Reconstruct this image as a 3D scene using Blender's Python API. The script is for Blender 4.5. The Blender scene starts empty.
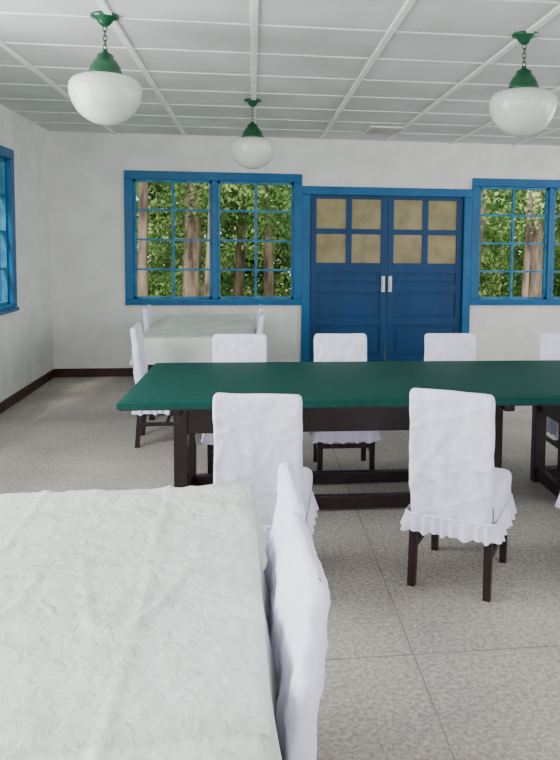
import bpy, bmesh, math, random
import numpy as np
from mathutils import Matrix, Vector, noise

# ------------------------------------------------------------------ materials
def lin(r,g,b):
    def f(c):
        c/=255.0
        return c/12.92 if c<=0.04045 else ((c+0.055)/1.055)**2.4
    return (f(r),f(g),f(b),1)

def mat(name,c1,c2=None,scale=5,rough=0.7,detail=6,bump=0.0,bscale=60,stretch=(1,1,1),spec=0.3,lo=0.35,hi=0.65,sheen=0,bdist=.01):
    m=bpy.data.materials.new(name); m.use_nodes=True
    nt=m.node_tree; N=nt.nodes; L=nt.links; p=N["Principled BSDF"]
    p.inputs["Roughness"].default_value=rough
    p.inputs["Specular IOR Level"].default_value=spec
    p.inputs["Base Color"].default_value=c1
    if sheen: p.inputs["Sheen Weight"].default_value=sheen
    tc=N.new("ShaderNodeTexCoord"); mp=N.new("ShaderNodeMapping"); mp.inputs["Scale"].default_value=stretch
    L.new(tc.outputs["Object"],mp.inputs["Vector"])
    if c2:
        n=N.new("ShaderNodeTexNoise"); n.inputs["Scale"].default_value=scale; n.inputs["Detail"].default_value=detail
        L.new(mp.outputs[0],n.inputs["Vector"])
        r=N.new("ShaderNodeValToRGB"); r.color_ramp.elements[0].position=lo; r.color_ramp.elements[1].position=hi
        r.color_ramp.elements[0].color=c1; r.color_ramp.elements[1].color=c2
        L.new(n.outputs["Fac"],r.inputs[0]); L.new(r.outputs[0],p.inputs["Base Color"])
    if bump:
        n2=N.new("ShaderNodeTexNoise"); n2.inputs["Scale"].default_value=bscale; n2.inputs["Detail"].default_value=5
        n2.inputs["Distortion"].default_value=.6
        L.new(mp.outputs[0],n2.inputs["Vector"])
        b=N.new("ShaderNodeBump"); b.inputs["Strength"].default_value=bump; b.inputs["Distance"].default_value=bdist
        L.new(n2.outputs["Fac"],b.inputs["Height"]); L.new(b.outputs[0],p.inputs["Normal"])
    return m

M_wall=mat("plaster_wall",lin(219,218,212),lin(231,230,225),3.5,0.85,9,0.3,25)
M_ceil=mat("ceiling_board",lin(196,198,194),lin(216,218,216),1.6,0.8,9,0.1,30)
M_batten=mat("batten_white",lin(244,244,240),lin(228,228,222),6,0.6)
M_base=mat("baseboard_brown",lin(48,24,22),lin(66,34,30),8,0.4)
M_blue=mat("blue_paint",lin(0,82,130),lin(0,94,144),4,0.42,6,0.08,40,spec=0.35)
M_bluedoor=mat("blue_door_paint",lin(0,54,96),lin(0,62,108),3,0.45,6,0.08,30,(1,1,.3),spec=0.3)
M_blueedge=mat("muntin_paint",lin(10,92,138),lin(60,130,160),9,0.45)
M_frost=mat("amber_frosted_glass",lin(122,106,60),lin(148,134,86),6,0.3,spec=.5)
M_dark=mat("dark_wood",lin(26,13,16),lin(40,23,24),12,0.35,5,0.1,40,(1,1,.2),spec=0.45)
M_cover=mat("slipcover_cotton",lin(224,220,240),lin(235,232,247),4,0.85,6,0.8,11,spec=0.15,bdist=.016)
M_cloth=mat("white_tablecloth",lin(202,207,198),lin(219,223,215),7,0.85,10,1.0,26,spec=0.15)
M_green=mat("green_baize",lin(0,60,53),lin(3,70,60),30,0.7,4,0.1,200,spec=0.22)
M_lampgreen=mat("green_enamel",lin(0,66,36),lin(2,80,46),8,0.3,spec=0.6)
M_metal=mat("steel_handle",lin(190,190,190),None,rough=0.3); M_metal.node_tree.nodes["Principled BSDF"].inputs["Metallic"].default_value=.8
M_opal=mat("opal_glass",lin(198,206,194),lin(210,217,205),5,0.22,spec=0.5)
pb=M_opal.node_tree.nodes["Principled BSDF"]; pb.inputs["Subsurface Weight"].default_value=.3; pb.inputs["Subsurface Radius"].default_value=(.05,.05,.05)
M_vent=mat("vent_grey",lin(176,172,162),lin(162,157,149),10,0.6)
M_bark=mat("pine_bark",lin(74,60,54),lin(148,126,112),7,0.9,8,0.6,12,(1,1,.25))
M_ground=mat("forest_ground",lin(90,106,60),lin(160,170,110),1.5,0.95)

def floor_mat():
    m=bpy.data.materials.new("terrazzo_floor"); m.use_nodes=True
    nt=m.node_tree;N=nt.nodes;L=nt.links;p=N["Principled BSDF"]
    tc=N.new("ShaderNodeTexCoord")
    big=N.new("ShaderNodeTexNoise"); big.inputs["Scale"].default_value=1.1; big.inputs["Detail"].default_value=7
    L.new(tc.outputs["Object"],big.inputs["Vector"])
    r=N.new("ShaderNodeValToRGB"); r.color_ramp.elements[0].position=.36; r.color_ramp.elements[1].position=.66
    r.color_ramp.elements[0].color=lin(182,173,166); r.color_ramp.elements[1].color=lin(212,204,191)
    L.new(big.outputs["Fac"],r.inputs[0])
    sp=N.new("ShaderNodeTexVoronoi"); sp.inputs["Scale"].default_value=85
    L.new(tc.outputs["Object"],sp.inputs["Vector"])
    sp3=N.new("ShaderNodeTexNoise"); sp3.inputs["Scale"].default_value=55; sp3.inputs["Detail"].default_value=6; sp3.inputs["Roughness"].default_value=.7
    L.new(tc.outputs["Object"],sp3.inputs["Vector"])
    r2=N.new("ShaderNodeValToRGB"); r2.color_ramp.elements[0].position=.38; r2.color_ramp.elements[1].position=.6
    r2.color_ramp.elements[0].color=(.46,.44,.45,1); r2.color_ramp.elements[1].color=(1,1,1,1)
    L.new(sp3.outputs["Fac"],r2.inputs[0])
    mx=N.new("ShaderNodeMixRGB"); mx.blend_type='MULTIPLY'; mx.inputs[0].default_value=.8
    L.new(r.outputs[0],mx.inputs[1]); L.new(r2.outputs[0],mx.inputs[2])
    r4=N.new("ShaderNodeValToRGB"); r4.color_ramp.elements[0].position=.0; r4.color_ramp.elements[1].position=1
    r4.color_ramp.elements[0].color=(.76,.74,.74,1); r4.color_ramp.elements[1].color=(1.0,1.0,1.0,1)
    sx=N.new("ShaderNodeSeparateColor"); L.new(sp.outputs["Color"],sx.inputs[0]); L.new(sx.outputs[0],r4.inputs[0])
    m2=N.new("ShaderNodeMixRGB"); m2.blend_type='MULTIPLY'; m2.inputs[0].default_value=1
    L.new(mx.outputs[0],m2.inputs[1]); L.new(r4.outputs[0],m2.inputs[2])
    L.new(m2.outputs[0],p.inputs["Base Color"])
    b=N.new("ShaderNodeBump"); b.inputs["Strength"].default_value=.35; b.inputs["Distance"].default_value=.004
    L.new(sp3.outputs["Fac"],b.inputs["Height"]); L.new(b.outputs[0],p.inputs["Normal"])
    p.inputs["Roughness"].default_value=.5; p.inputs["Specular IOR Level"].default_value=.3
    return m
M_floor=floor_mat()
M_joint=mat("floor_joint",lin(120,115,110),lin(146,140,134),6,rough=.8)
M_joint2=mat("floor_joint_faint",lin(164,157,149),lin(186,178,168),4,rough=.8)

def glass_mat():
    m=bpy.data.materials.new("window_glass"); m.use_nodes=True
    nt=m.node_tree;N=nt.nodes;L=nt.links
    for n in list(N):
        if n.type!='OUTPUT_MATERIAL': N.remove(n)
    o=[n for n in N if n.type=='OUTPUT_MATERIAL'][0]
    t=N.new("ShaderNodeBsdfTransparent"); t.inputs[0].default_value=(.95,.97,.96,1)
    L.new(t.outputs[0],o.inputs[0])
    return m
M_glass=glass_mat()

def leaf_mat():
    m=bpy.data.materials.new("leaf_green"); m.use_nodes=True
    nt=m.node_tree;N=nt.nodes;L=nt.links
    for n in list(N):
        if n.type!='OUTPUT_MATERIAL': N.remove(n)
    o=[n for n in N if n.type=='OUTPUT_MATERIAL'][0]
    tc=N.new("ShaderNodeTexCoord"); n1=N.new("ShaderNodeTexNoise"); n1.inputs["Scale"].default_value=1.3; n1.inputs["Detail"].default_value=9
    L.new(tc.outputs["Object"],n1.inputs["Vector"])
    r=N.new("ShaderNodeValToRGB"); r.color_ramp.elements[0].position=.36; r.color_ramp.elements[1].position=.68
    r.color_ramp.elements[0].color=lin(58,84,56); r.color_ramp.elements[1].color=lin(206,222,150)
    e=r.color_ramp.elements.new(.52); e.color=lin(112,146,82)
    L.new(n1.outputs["Fac"],r.inputs[0])
    d=N.new("ShaderNodeBsdfDiffuse"); t=N.new("ShaderNodeBsdfTranslucent"); x=N.new("ShaderNodeMixShader"); x.inputs[0].default_value=.4
    L.new(r.outputs[0],d.inputs[0]); L.new(r.outputs[0],t.inputs[0]); L.new(d.outputs[0],x.inputs[1]); L.new(t.outputs[0],x.inputs[2]); L.new(x.outputs[0],o.inputs[0])
    return m
M_leaf=leaf_mat()

# ------------------------------------------------------------------ mesh builder
class B:
    def __init__(s): s.v=[]; s.f=[]; s.m=[]; s.s=[]; s.mats=[]
    def mi(s,m):
        if m not in s.mats: s.mats.append(m)
        return s.mats.index(m)
    def add(s,vs,fs,m,smooth=False):
        o=len(s.v); s.v+= [tuple(v) for v in vs]; k=s.mi(m)
        for f in fs: s.f.append(tuple(i+o for i in f)); s.m.append(k); s.s.append(smooth)
    def box(s,x0,x1,y0,y1,z0,z1,m,bev=0.0):
        bm=bmesh.new(); bmesh.ops.create_cube(bm,size=1)
        for v in bm.verts:
            v.co=Vector(((x0+x1)/2+v.co.x*(x1-x0),(y0+y1)/2+v.co.y*(y1-y0),(z0+z1)/2+v.co.z*(z1-z0)))
        if bev: bmesh.ops.bevel(bm,geom=bm.edges[:],offset=bev,segments=2,affect='EDGES',profile=.5)
        s.bm(bm,m); bm.free()
    def bm(s,bm,m,smooth=False):
        bm.verts.index_update()
        s.add([v.co.copy() for v in bm.verts],[[v.index for v in f.verts] for f in bm.faces],m,smooth)
    def post(s,p0,p1,w0,w1,m,d0=None,d1=None):
        d0=d0 or w0; d1=d1 or w1
        vs=[]
        for p,w,d in((p0,w0,d0),(p1,w1,d1)):
            for a,b in((-1,-1),(1,-1),(1,1),(-1,1)): vs.append((p[0]+a*w/2,p[1]+b*d/2,p[2]))
        s.add(vs,[(3,2,1,0),(4,5,6,7),(0,1,5,4),(1,2,6,5),(2,3,7,6),(3,0,4,7)],m)
    def rings(s,rings,m,smooth=True,cap0=False,cap1=False):
        n=len(rings[0]); vs=[p for r in rings for p in r]; fs=[]
        for i in range(len(rings)-1):
            for j in range(n):
                k=(j+1)%n; fs.append((i*n+j,i*n+k,(i+1)*n+k,(i+1)*n+j))
        if cap0: fs.append(tuple(reversed(range(n))))
        if cap1: fs.append(tuple((len(rings)-1)*n+j for j in range(n)))
        s.add(vs,fs,m,smooth)
    def lathe(s,prof,m,c=(0,0),n=40):
        s.rings([[(c[0]+r*math.cos(2*math.pi*j/n),c[1]+r*math.sin(2*math.pi*j/n),z) for j in range(n)] for r,z in prof],m)
    def torus(s,c,R,r,m,vert=0,stretch=1.5):
        rs=[]
        for i in range(14):
            a=2*math.pi*i/14; ring=[]
            for j in range(8):
                b=2*math.pi*j/8; q=(R+r*math.cos(b)); x=q*math.cos(a); z=q*math.sin(a)*stretch; y=r*math.sin(b)
                if vert: x,y=y,x
                ring.append((c[0]+x,c[1]+y,c[2]+z))
            rs.append(ring)
        rs.append(rs[0]); s.rings(rs,m)
    def done(s,name,loc=(0,0,0),rz=0):
        me=bpy.data.meshes.new(name); me.from_pydata(s.v,[],s.f)
        for m in s.mats: me.materials.append(m)
        me.polygons.foreach_set("material_index",s.m); me.polygons.foreach_set("use_smooth",s.s)
        me.update(); bm=bmesh.new(); bm.from_mesh(me); bmesh.ops.recalc_face_normals(bm,faces=bm.faces[:]); bm.to_mesh(me); bm.free()
        o=bpy.data.objects.new(name,me); bpy.context.collection.objects.link(o)
        o.location=loc; o.rotation_euler=(0,0,math.radians(rz)); return o

# ------------------------------------------------------------------ room
XL,XR,YN,YB,H=-2.34,5.66,-2.2,8.57,2.88
def wall(name,axis,pos,thick,a0,a1,holes):
    b=B()
    xs=sorted({a0,a1}|{h[0] for h in holes}|{h[1] for h in holes}); zs=sorted({0,H}|{h[2] for h in holes}|{h[3] for h in holes})
    for i in range(len(xs)-1):
        for j in range(len(zs)-1):
            cx=(xs[i]+xs[i+1])/2; cz=(zs[j]+zs[j+1])/2
            if any(h[0]<cx<h[1] and h[2]<cz<h[3] for h in holes): continue
            lo,hi=min(pos,pos+thick),max(pos,pos+thick)
            if axis=='y': b.box(xs[i],xs[i+1],lo,hi,zs[j],zs[j+1],M_wall)
            else: b.box(lo,hi,xs[i],xs[i+1],zs[j],zs[j+1],M_wall)
    return b.done(name)
W1=(-1.50,0.60); DR=(0.60,2.73); W2=(2.73,4.83); WZ=(0.86,2.45)
LWIN=[(5.25,7.25),(2.4,4.4),(-.4,1.6)]; LZ=(0.92,2.49)
wall("wall_back",'y',YB,.2,XL-.2,XR+.2,[(W1[0],W1[1],WZ[0],WZ[1]),(DR[0],DR[1],0,2.31),(W2[0],W2[1],WZ[0],WZ[1])])
wall("wall_left",'x',XL,-.2,YN,YB,[(a,c,LZ[0],LZ[1]) for a,c in LWIN])
wall("wall_right",'x',XR,.2,YN,YB,[(a,c,LZ[0],LZ[1]) for a,c in LWIN])
NW=[(-1.5,.6),(2.73,4.83)]  # unseen windows behind the camera, added so light reaches the chair fronts
wall("wall_near",'y',YN,-.2,XL-.2,XR+.2,[(a,c,LZ[0],LZ[1]) for a,c in NW])
b=B(); b.box(XL-.2,XR+.2,YN-.2,YB+.2,-.15,0,M_floor)
for x in (-1.93,-.65,.63,1.91,3.19,4.47): b.box(x-.003,x+.003,YN,YB,-.001,.0008,M_joint if x==.63 else M_joint2)
for k in range(-3,5):
    y=2.58+1.28*k; b.box(XL,XR,y-.0025,y+.0025,-.001,.0009,M_joint if k==0 else M_joint2)
b.done("floor")
b=B(); b.box(XL-.2,XR+.2,YN-.2,YB+.2,H,H+.15,M_ceil)
x=-1.61
while x<XR: b.box(x-.02,x+.02,YN,YB,H-.014,H+.01,M_batten,.003); x+=.81
y=YB-.62
while y>YN: b.box(XL,XR,y-.010,y+.010,H-.005,H+.01,M_batten,.002); y-=.62
b.done("ceiling")
b=B(); b.box(XL,XL+.018,YN,YB,0,.10,M_base,.004); b.done("baseboard_left")
b=B(); b.box(XL+.018,DR[0],YB-.018,YB,0,.10,M_base,.004); b.box(DR[1],XR-.018,YB-.018,YB,0,.10,M_base,.004); b.done("baseboard_back")
b=B(); b.box(XR-.018,XR,YN,YB,0,.10,M_base,.004); b.done("baseboard_right")

def window(name,w,z0,z1,loc,rz):
    """local: x 0..w, room side is -y, wall face at y=0"""
    b=B(); f=.10; d0,d1=-.03,.14
    b.box(0,w,d0,d1,z1-f,z1,M_blue,.006); b.box(-.0,w,d0,d1,z0,z0+f*.7,M_blue,.006)
    b.box(-.0,w+.0,d0-.02,d0+.03,z0-.0,z0+.035,M_blue,.006)
    b.box(0,f,d0,d1,z0+f*.7,z1-f,M_blue,.006); b.box(w-f,w,d0,d1,z0+f*.7,z1-f,M_blue,.006)
    c=w/2; b.box(c-.035,c+.035,d0+.02,d1,z0+f*.7,z1-f,M_blue,.006)
    zz0,zz1=z0+f*.7,z1-f
    for a0,a1 in((f,c-.035),(c+.035,w-f)):
        s=.028
        b.box(a0,a0+s,.02,.07,zz0,zz1,M_blueedge); b.box(a1-s,a1,.02,.07,zz0,zz1,M_blueedge)
        b.box(a0,a1,.02,.07,zz0,zz0+s,M_blueedge); b.box(a0,a1,.02,.07,zz1-s,zz1,M_blueedge)
        m=(a0+a1)/2; b.box(m-.015,m+.015,.025,.065,zz0,zz1,M_blueedge)
        for k in(1,2,3):
            z=zz0+(zz1-zz0)*k/4; b.box(a0,a1,.028,.062,z-.013,z+.013,M_blueedge)
        b.box(a0,a1,.044,.047,zz0,zz1,M_glass)
    return b.done(name,loc,rz)
window("window_1",W1[1]-W1[0],WZ[0],WZ[1],(W1[0],YB,0),0)
window("window_2",W2[1]-W2[0],WZ[0],WZ[1],(W2[0],YB,0),0)
k=3
for a,c in LWIN:
    window("window_%d"%k,c-a,LZ[0],LZ[1],(XL,a,0),90); k+=1
    window("window_%d"%k,c-a,LZ[0],LZ[1],(XR,c,0),-90); k+=1
for a,c in NW:
    window("window_%d"%k,c-a,LZ[0],LZ[1],(c,YN,0),180); k+=1

# double door
b=B(); w=DR[1]-DR[0]; fz=2.31
b.box(0.0,.10,-.03,.14,0,fz-.10,M_blue,.006); b.box(w-.10,w,-.03,.14,0,fz-.10,M_blue,.006); b.box(0,w,-.03,.14,fz-.10,fz,M_blue,.006)
b.box(.10,w-.10,-.0,.14,0,.015,M_dark)
lw=(w-.2)/2
for i in(0,1):
    x0=.10+i*lw+.004; x1=x0+lw-.008; st=.075; y0,y1=.02,.065
    b.box(x0,x0+st,y0,y1,.02,fz-.105,M_bluedoor,.004); b.box(x1-st,x1,y0,y1,.02,fz-.105,M_bluedoor,.004)
    rails=[(.02,.22),(.60,.70),(1.02,1.12),(1.26,1.38),(1.735,1.80),(2.165,2.205)]
    for r in rails: b.box(x0+st,x1-st,y0,y1,r[0],r[1],M_bluedoor,.004)
    m=(x0+x1)/2
    b.box(m-.035,m+.035,y0,y1,1.38,1.735,M_bluedoor,.004); b.box(m-.035,m+.035,y0,y1,1.80,2.165,M_bluedoor,.004)
    for za,zb in((.22,.60),(.70,1.02),(1.12,1.26)):
        b.box(x0+st-.005,x1-st+.005,y0+.02,y1-.005,za-.005,zb+.005,M_bluedoor)
        b.box(x0+st+.05,x1-st-.05,y0+.010,y0+.022,za+.03,zb-.03,M_bluedoor,.005)
    b.box(x0+st,x1-st,y0+.02,y0+.03,1.37,2.17,M_frost)
    hx=x1-.04 if i==0 else x0+.04
    b.box(hx-.022,hx+.022,y0-.006,y0+.002,1.02,1.22,M_metal,.003)
    b.box(hx-.008,hx+.008,y0-.045,y0-.032,1.05,1.19,M_metal,.004)
    b.box(hx-.006,hx+.006,y0-.04,y0,1.06,1.075,M_metal); b.box(hx-.006,hx+.006,y0-.04,y0,1.165,1.18,M_metal)
b.done("door_1",(DR[0],YB,0))

b=B(); b.box(-.2,.2,-.22,.22,-.012,0,M_batten,.003)
for i in range(9): b.box(-.17,.17,-.19+i*.043,-.165+i*.043,-.02,-.010,M_vent)
b.done("ceiling_vent",(1.45,7.75,H-.0))

# ------------------------------------------------------------------ pendant lamps
def pendant(x,y):
    b=B()
    b.lathe([(0,0),(.075,0),(.078,-.012),(.05,-.02),(.035,-.045),(.018,-.06),(0,-.062)],M_lampgreen)
    z=-.075
    for i in range(5): b.torus((0,0,z),.011,.003,M_lampgreen,i%2); z-=.026
    t=-.19
    b.lathe([(0,t),(.012,t),(.018,t-.015),(.045,t-.03),(.05,t-.055),(.062,t-.06),(.085,t-.10),(.088,t-.125),(.098,t-.13),(.098,t-.142),(0,t-.142)],M_lampgreen)
    g=t-.135
    b.lathe([(r*.95,g+z*1.02) for r,z in [(.088,0),(.10,-.010),(.15,-.018),(.19,-.036),(.208,-.062),(.212,-.09),(.208,-.12),(.192,-.165),(.165,-.208),(.13,-.24),(.09,-.262),(.05,-.274),(.02,-.277),(0.001,-.277)]],M_opal,n=56)
    return b.done("pendant_lamp",(x,y,H))
pendant(-.83,4.19); pendant(0,6.39); pendant(1.63,4.16)

# ------------------------------------------------------------------ chairs
def rrect(w,d,r,n):
    r=max(min(r,w/2-1e-4,d/2-1e-4),1e-4)
    segs=[w-2*r,math.pi*r/2,d-2*r,math.pi*r/2]*2; T=sum(segs); out=[]
    for i in range(n):
        s=T*i/n; k=0
        while s>segs[k]: s-=segs[k]; k+=1
        hw,hd=w/2-r,d/2-r
        if k==0: p=(-hw+s,-d/2);nn=(0,-1)
        elif k==1: a=-math.pi/2+s/r; p=(hw+r*math.cos(a),-hd+r*math.sin(a)); nn=(math.cos(a),math.sin(a))
        elif k==2: p=(w/2,-hd+s); nn=(1,0)
        elif k==3: a=s/r; p=(hw+r*math.cos(a),hd+r*math.sin(a)); nn=(math.cos(a),math.sin(a))
        elif k==4: p=(hw-s,d/2); nn=(0,1)
        elif k==5: a=math.pi/2+s/r; p=(-hw+r*math.cos(a),hd+r*math.sin(a)); nn=(math.cos(a),math.sin(a))
        elif k==6: p=(-w/2,hd-s); nn=(-1,0)
        else: a=math.pi+s/r; p=(-hw+r*math.cos(a),-hd+r*math.sin(a)); nn=(math.cos(a),math.sin(a))
        out.append((p,nn,i/n))
    return out

def chair(x,y,rz,seed=0):
    """faces +y locally; origin at seat centre on the floor"""
    b=B(); so=Vector((seed*7.3,seed*3.1,seed*1.7))
    def nz(p,sc): return noise.noise(Vector((p[0]*sc,p[1]*sc,p[2]*sc*.6))+so)
    yb=-.215
    R=[]; n=140
    def lean(z): return -.045*max(0,(z-.45)/.5)**1.15
    zs=[.33+.012*i for i in range(49)]
    prof=[(z,0) for z in zs]+[(.929,.002),(.939,.006),(.946,.013),(.949,.0215)]
    for z,ins in prof:
        w=.39-2*ins+.02*max(0,(.6-z)); d=.045-2*ins+.02*max(0,(.7-z)); ring=[]
        for (p,nn,t) in rrect(w,d,.016-ins*.6,n):
            q=Vector((p[0],yb+p[1]+lean(z),z))
            low=1-min(1,max(0,(z-.40)/.45))
            side=abs(nn[0])
            a=(.007*nz(q,5)+.007*nz(q,13)+.006*nz(q,28))*(1-.6*side)
            rr=nz((q.x+q.z*.5,q.y*.2,q.z*.6),9); a+=.010*math.exp(-(rr/.10)**2)*(1-side)*(.3+low)
            rr=nz((q.x*.5-q.z*.9+3,q.y*.2,q.z*1.2),7); a+=.006*math.exp(-(rr/.08)**2)*(1-side)
            a+=.007*math.sin(q.x*42+5*nz((q.x,0,q.z),3)+seed)*low
            a*= (1 if ins==0 else .5)
            q.x+=nn[0]*a; q.y+=nn[1]*a*.9; q.z+=.004*nz((q.x*2,seed,0),5)*(z-.33)
            ring.append(tuple(q))
        R.append(ring)
    b.rings(R,M_cover,True,False,True)
    R=[]; n=200
    for z,ins in[(.34,-.004),(.38,0),(.41,0),(.44,0),(.462,.003),(.474,.012),(.479,.03),(.482,.08),(.484,.15),(.484,.2)]:
        ring=[]
        for (p,nn,t) in rrect(.42-2*ins,.43-2*ins,max(.035-ins,.004),n):
            q=Vector((p[0],p[1],z)); a=.009*nz(q,9)+.006*nz(q,22) if ins<.02 else 0
            ring.append((q.x+nn[0]*a,q.y+nn[1]*a,z+(.006*nz(q,7) if ins>.02 else 0)))
        R.append(ring)
    b.rings(R,M_cover,True,False,True)
    R=[]; n=640
    for i in range(8):
        u=i/7; ring=[]
        for (p,nn,t) in rrect(.425,.465,.035,n):
            ph=t*2*math.pi*36+4.4*noise.noise(Vector((t*14,seed,0)))
            flare=.5 if nn[1]<-.7 else 1.0
            a=.003+.018*u*flare+(.002+.010*u)*math.sin(ph)+.008*u*noise.noise(Vector((p[0]*8,p[1]*8,seed)))
            ring.append((p[0]+nn[0]*a,p[1]-.022+nn[1]*a,.350-.078*u+.006*u*math.sin(ph*.5+1)))
        R.append(ring)
    b.rings(R,M_cover,True)
    R=[]
    for z,a in[(.342,.0),(.345,.004),(.351,.006),(.357,.004),(.360,0)]:
        R.append([(p[0]+nn[0]*a,p[1]-.022+nn[1]*a,z) for p,nn,t in rrect(.425,.465,.035,200)])
    b.rings(R,M_cover,True)
    for sx in(-1,1):
        b.post((sx*.178,-.235,0),(sx*.175,-.20,.42),.034,.038,M_dark,.036,.04)
        b.post((sx*.178,.185,0),(sx*.178,.185,.44),.032,.04,M_dark)
        b.box(sx*.178-.011,sx*.178+.011,-.215,.18,.165,.195,M_dark,.003)
    b.box(-.175,.175,.172,.194,.22,.25,M_dark,.003)
    b.box(-.175,.175,-.02,.004,.168,.192,M_dark,.003)
    b.box(-.19,.19,-.2,.2,.40,.455,M_dark)
    return b.done("dining_chair",(x,y,0),rz)

def chair_back_at(bx,by,rz,seed):
    a=math.radians(rz); x=bx-(-math.sin(a))*-.215; y=by-(math.cos(a))*-.215
    return chair(x,y,rz,seed)

chair_back_at(.03,3.08,-9,1)
chair_back_at(.915,3.07,-30,2)
chair_back_at(1.85,2.98,10,3)
for i,(cx,cy) in enumerate([(-.09,5.05),(.645,5.04),(1.47,5.02),(2.36,5.0)]):
    chair_back_at(cx,cy,180-1.2,4+i)
chair_back_at(.075,1.48,90+4,9)
chair_back_at(.065,1.89,90+2,10)
chair_back_at(-.88,5.72,-88,11)
chair_back_at(-1.04,7.40,-90,12)
chair_back_at(.045,6.62,90,13)
chair_back_at(.045,7.45,90,14)

# ------------------------------------------------------------------ tables
def table_cloth(b,w,l,z,drop,m,seed,crease=True,fold=.012):
    def axis(L):
        out=[-drop+drop*i/10 for i in range(10)]+[-.004]
        n=int(L/.012) if crease else int(L/.04); out+=[L*i/n for i in range(n+1)]+[L+.004]+[L+drop*(i+1)/10 for i in range(10)]
        return out
    xs,ys=axis(w),axis(l); vs=[]
    for yy in ys:
        for xx in xs:
            cx=min(max(xx,0),w); cy=min(max(yy,0),l); ox=xx-cx; oy=yy-cy; dd=max(abs(ox),abs(oy))
            if dd==0:
                zz=z
                if crease:
                    zz+=.005*noise.noise(Vector((cx*3,cy*3,seed)))+.0045*noise.noise(Vector((cx*9,cy*9,seed)))+.004*noise.noise(Vector((cx*20,cy*20,seed)))+.002*noise.noise(Vector((cx*45,cy*45,seed)))
                    r=abs(noise.noise(Vector((cx*6+9,cy*2.4,seed+4)))); zz+=.007*math.exp(-(r/.05)**2)*max(0,noise.noise(Vector((cx*2,cy*2,7)))+.3)
                    r=abs(noise.noise(Vector((cx*2.2+3,cy*7,seed+14)))); zz+=.007*math.exp(-(r/.05)**2)*max(0,noise.noise(Vector((cx*2,cy*2,17)))+.25)
                    for cc in(l*.37,l*.70):
                        dl=yy-cc-.012*noise.noise(Vector((cx*3,0,seed))); zz+=.014*math.exp(-(dl/.010)**2)-.006*math.exp(-((dl-.03)/.02)**2)
                    for cc in(w*.36,w*.74):
                        dl=xx-cc-.02*noise.noise(Vector((cy*2,3,seed))); zz+=.010*math.exp(-(dl/.009)**2)*(.6+.5*noise.noise(Vector((cy*5,1,seed))))
                e=min(cx,w-cx,cy,l-cy); zz-=.008*math.exp(-e/.012)
                vs.append((cx,cy,zz)); continue
            t=dd/drop
            s=cx+cy
            wv=fold*t*(1+math.sin(s*17+seed+2*noise.noise(Vector((s*2,seed,0)))))+(.030*t if fold else 0)
            nx=(1 if ox>0 else -1) if abs(ox)>0 else 0; ny=(1 if oy>0 else -1) if abs(oy)>0 else 0
            if nx and ny:
                r=min(abs(ox),abs(oy))/dd; wv*=1+.8*r*t
                if abs(ox)>abs(oy): ny*=r
                else: nx*=r
            vs.append((cx+nx*(wv+.006),cy+ny*(wv+.006),z-.009-dd))
    n=len(xs); fs=[]
    for j in range(len(ys)-1):
        for i in range(n-1): fs.append((j*n+i,j*n+i+1,(j+1)*n+i+1,(j+1)*n+i))
    b.add(vs,fs,m,True)

def white_table(x,y,w,l,rz,seed,drop=.22):
    b=B(); z=.765
    table_cloth(b,w,l,z,drop,M_cloth,seed)
    b.box(.005,w-.005,.005,l-.005,z-.055,z-.022,M_dark)
    b.box(.09,w-.09,.09,l-.09,z-.15,z-.045,M_dark)
    for sx in(.11,w-.11):
        for sy in(.11,l-.11): b.post((sx,sy,0),(sx,sy,z-.06),.05,.065,M_dark)
    return b.done("dining_table",(x,y,0),rz)
a=math.radians(1.6); w=1.06; l=2.05
px=-.005-w*math.cos(a)+l*math.sin(a); py=2.425-w*math.sin(a)-l*math.cos(a)
white_table(px,py,w,l,1.6,1,.25)
white_table(-1.01,6.30,1.0,2.12,0,5)

def green_table(x,y,L,D,rz,legs):
    b=B(); z=.765
    table_cloth(b,L,D,z,.032,M_green,2,False,.0)
    b.box(.006,L-.006,.006,D-.006,z-.05,z-.012,M_dark)
    f,r=.38,.82
    for i in range(0,len(legs),2):
        x0,x1=legs[i],legs[i+1]
        b.box(x0-.04,x1+.04,f-.02,f+.015,.49,z-.05,M_dark,.004); b.box(x0-.04,x1+.04,r-.015,r+.02,.49,z-.05,M_dark,.004)
        for sy in(f,r): b.box(x0,x1,sy-.025,sy+.025,.02,.095,M_dark,.004)
    for sx in legs:
        b.box(sx-.015,sx+.015,f,r,.49,z-.05,M_dark)
        for sy in(f,r): b.box(sx-.04,sx+.04,sy-.035,sy+.035,0,.72,M_dark,.005)
        b.box(sx-.025,sx+.025,f,r,.02,.10,M_dark,.004)
        b.box(sx-.03,sx+.03,.12,D-.12,z-.11,z-.05,M_dark,.005)
    return b.done("conference_table",(x,y,0),rz)
green_table(-.70,3.74,4.85,1.27,-1.2,(.28,2.17,2.63,4.55))

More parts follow.
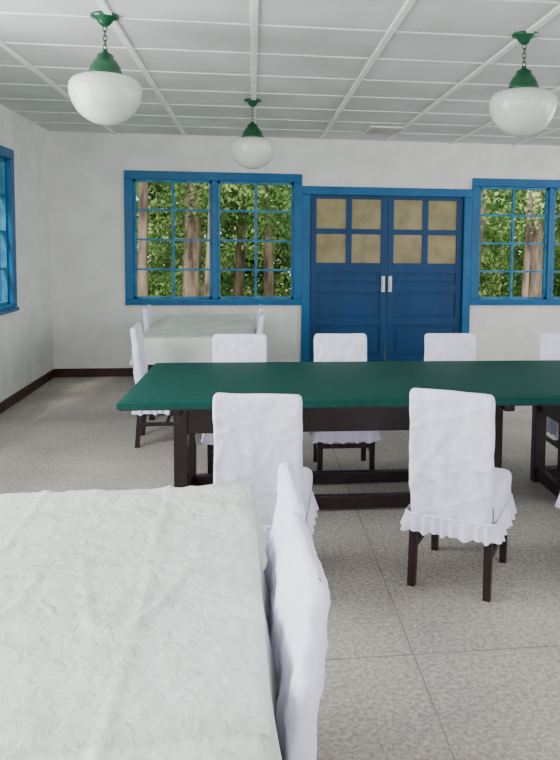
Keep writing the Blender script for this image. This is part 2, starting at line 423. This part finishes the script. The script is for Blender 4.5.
# ------------------------------------------------------------------ outside
b=B(); b.box(-30,34,YB+.2,45,-.5,-.45,M_ground); b.box(-30,XL-.2,-20,YB+.2,-.5,-.45,M_ground); b.done("ground")
random.seed(4); rng=np.random.default_rng(5)
def trunk_into(b,x,y,r,h,lean=0):
    rs=[]
    for i in range(14):
        z=-.5+h*i/13; rr=r*(1-.45*i/13)*(1+.25*math.exp(-i*1.2)); ring=[]
        for j in range(16):
            a=2*math.pi*j/16; k=rr*(1+.10*noise.noise(Vector((x+math.cos(a)*2,math.sin(a)*2,z*1.5))))
            ring.append((x+lean*z+.05*math.sin(z+x)+k*math.cos(a),y+k*math.sin(a),z))
        rs.append(ring)
    b.rings(rs,M_bark)
def leaves_into(b,c,rad,n,size):
    P=rng.normal(0,1,(n,3)); P/= (np.linalg.norm(P,axis=1)[:,None]+1e-6); P*= (rng.random(n)**.45)[:,None]; P=P*np.array(rad)+np.array(c)
    A=rng.normal(0,1,(n,3)); A/=np.linalg.norm(A,axis=1)[:,None]; Bv=rng.normal(0,1,(n,3)); Bv=np.cross(A,Bv); Bv/=np.linalg.norm(Bv,axis=1)[:,None]
    s=(size*(.6+.8*rng.random(n)))[:,None]
    V=np.stack([P-A*s,P-Bv*s*.5,P+A*s,P+Bv*s*.5],1).reshape(-1,3)
    o=len(b.v); b.v+= [tuple(v) for v in V.tolist()]; k=b.mi(M_leaf)
    b.f+= [(o+4*i,o+4*i+1,o+4*i+2,o+4*i+3) for i in range(n)]; b.m+=[k]*n; b.s+=[False]*n
trees=[(-2.0,13.6,.10),(-1.2,14.6,.19),(-.85,13.4,.07),(-.35,16.4,.12),(.35,15.6,.12),(-2.9,16.5,.12),(1.5,14,.12),(4.55,14,.11),(6.1,14.6,.15),(5.5,13.6,.07),(7.7,16,.22),(4.9,17.4,.13),(9.6,15,.25),(-4.4,16.5,.25),(-6.3,14,.2)]
for i,(x,y,r) in enumerate(trees):
    b=B(); trunk_into(b,x,y,r,8.5,random.uniform(-.04,.04))
    for k in range(5):
        a=random.uniform(0,6.28); leaves_into(b,(x+1.3*math.cos(a),y+.5+1.0*math.sin(a),random.uniform(1.9,5.5)),(1.1,.9,.6),600,.055)
    b.done("pine_tree")
for i in range(32):
    b=B(); x=random.uniform(-8,13); y=random.uniform(14.0,20); 
    for k in range(4): leaves_into(b,(x+random.uniform(-.9,.9),y+random.uniform(-.5,.5),random.uniform(-.2,1.6)),(1.1,.9,.7),650,.055)
    b.done("shrub")
for i in range(22):
    b=B(); x=-10+i*1.15; y=random.uniform(20.5,24)
    trunk_into(b,x,y,.15,7)
    for k in range(9): leaves_into(b,(x+random.uniform(-1,1),y+random.uniform(-.5,.5),.2+k*.6+random.uniform(-.2,.2)),(1.3,1.0,.8),470,.11)
    b.done("forest_tree")
for i in range(7):
    b=B(); x=random.uniform(-9,-5.5); y=3+i*1.6; trunk_into(b,x,y,.18,7)
    for k in range(5): leaves_into(b,(x+random.uniform(-.8,.8),y+random.uniform(-.8,.8),random.uniform(.5,4.5)),(1.2,1.2,.9),600,.09)
    b.done("garden_tree")

# ------------------------------------------------------------------ light
w=bpy.data.worlds.new("world"); bpy.context.scene.world=w; w.use_nodes=True
bg=w.node_tree.nodes["Background"]; bg.inputs[0].default_value=(.88,.95,1,1); bg.inputs[1].default_value=2.4
sd=bpy.data.lights.new("sun","SUN"); sd.energy=6.0; sd.angle=math.radians(8); sd.color=(1,.95,.86)
so=bpy.data.objects.new("sun",sd); bpy.context.collection.objects.link(so)
so.rotation_euler=Vector((.28,.75,-.9)).to_track_quat('-Z','Y').to_euler()
def area(name,loc,dirv,sx,sy,e,col=(.93,.97,1)):
    d=bpy.data.lights.new(name,"AREA"); d.shape='RECTANGLE'; d.size=sx; d.size_y=sy; d.energy=e; d.color=col
    o=bpy.data.objects.new(name,d); bpy.context.collection.objects.link(o); o.location=loc
    o.rotation_euler=Vector(dirv).to_track_quat('-Z','Z').to_euler()
for a_,c_ in LWIN[1:]:  # area lamps added inside the out-of-view windows to brighten the room
    area("window_daylight",(XL+.06,(a_+c_)/2,1.7),(1,0,-.12),1.9,1.5,138)
for a_,c_ in LWIN:
    area("window_daylight",(XR-.06,(a_+c_)/2,1.7),(-1,0,-.12),1.9,1.5,68)
for a_,c_ in NW:
    area("window_daylight",((a_+c_)/2,YN+.06,1.7),(0,1,-.1),1.9,1.5,62,(.92,.93,1))

# ------------------------------------------------------------------ camera
F=700.0; CX,CY=338.0,296.0
yaw=math.radians(7.0); pitch=math.radians(4.17); roll=math.radians(0.6)
cd=bpy.data.cameras.new("camera"); cam=bpy.data.objects.new("camera",cd); bpy.context.collection.objects.link(cam)
cd.sensor_fit='VERTICAL'; cd.sensor_height=36; cd.lens=F/760*36; cd.clip_start=.05
cd.shift_x=(280-CX)/760; cd.shift_y=(CY-380)/760
cam.matrix_world=Matrix.Translation((0,0,1.6))@Matrix.Rotation(-yaw,4,'Z')@Matrix.Rotation(math.pi/2-pitch,4,'X')@Matrix.Rotation(roll,4,'Z')
bpy.context.scene.camera=cam
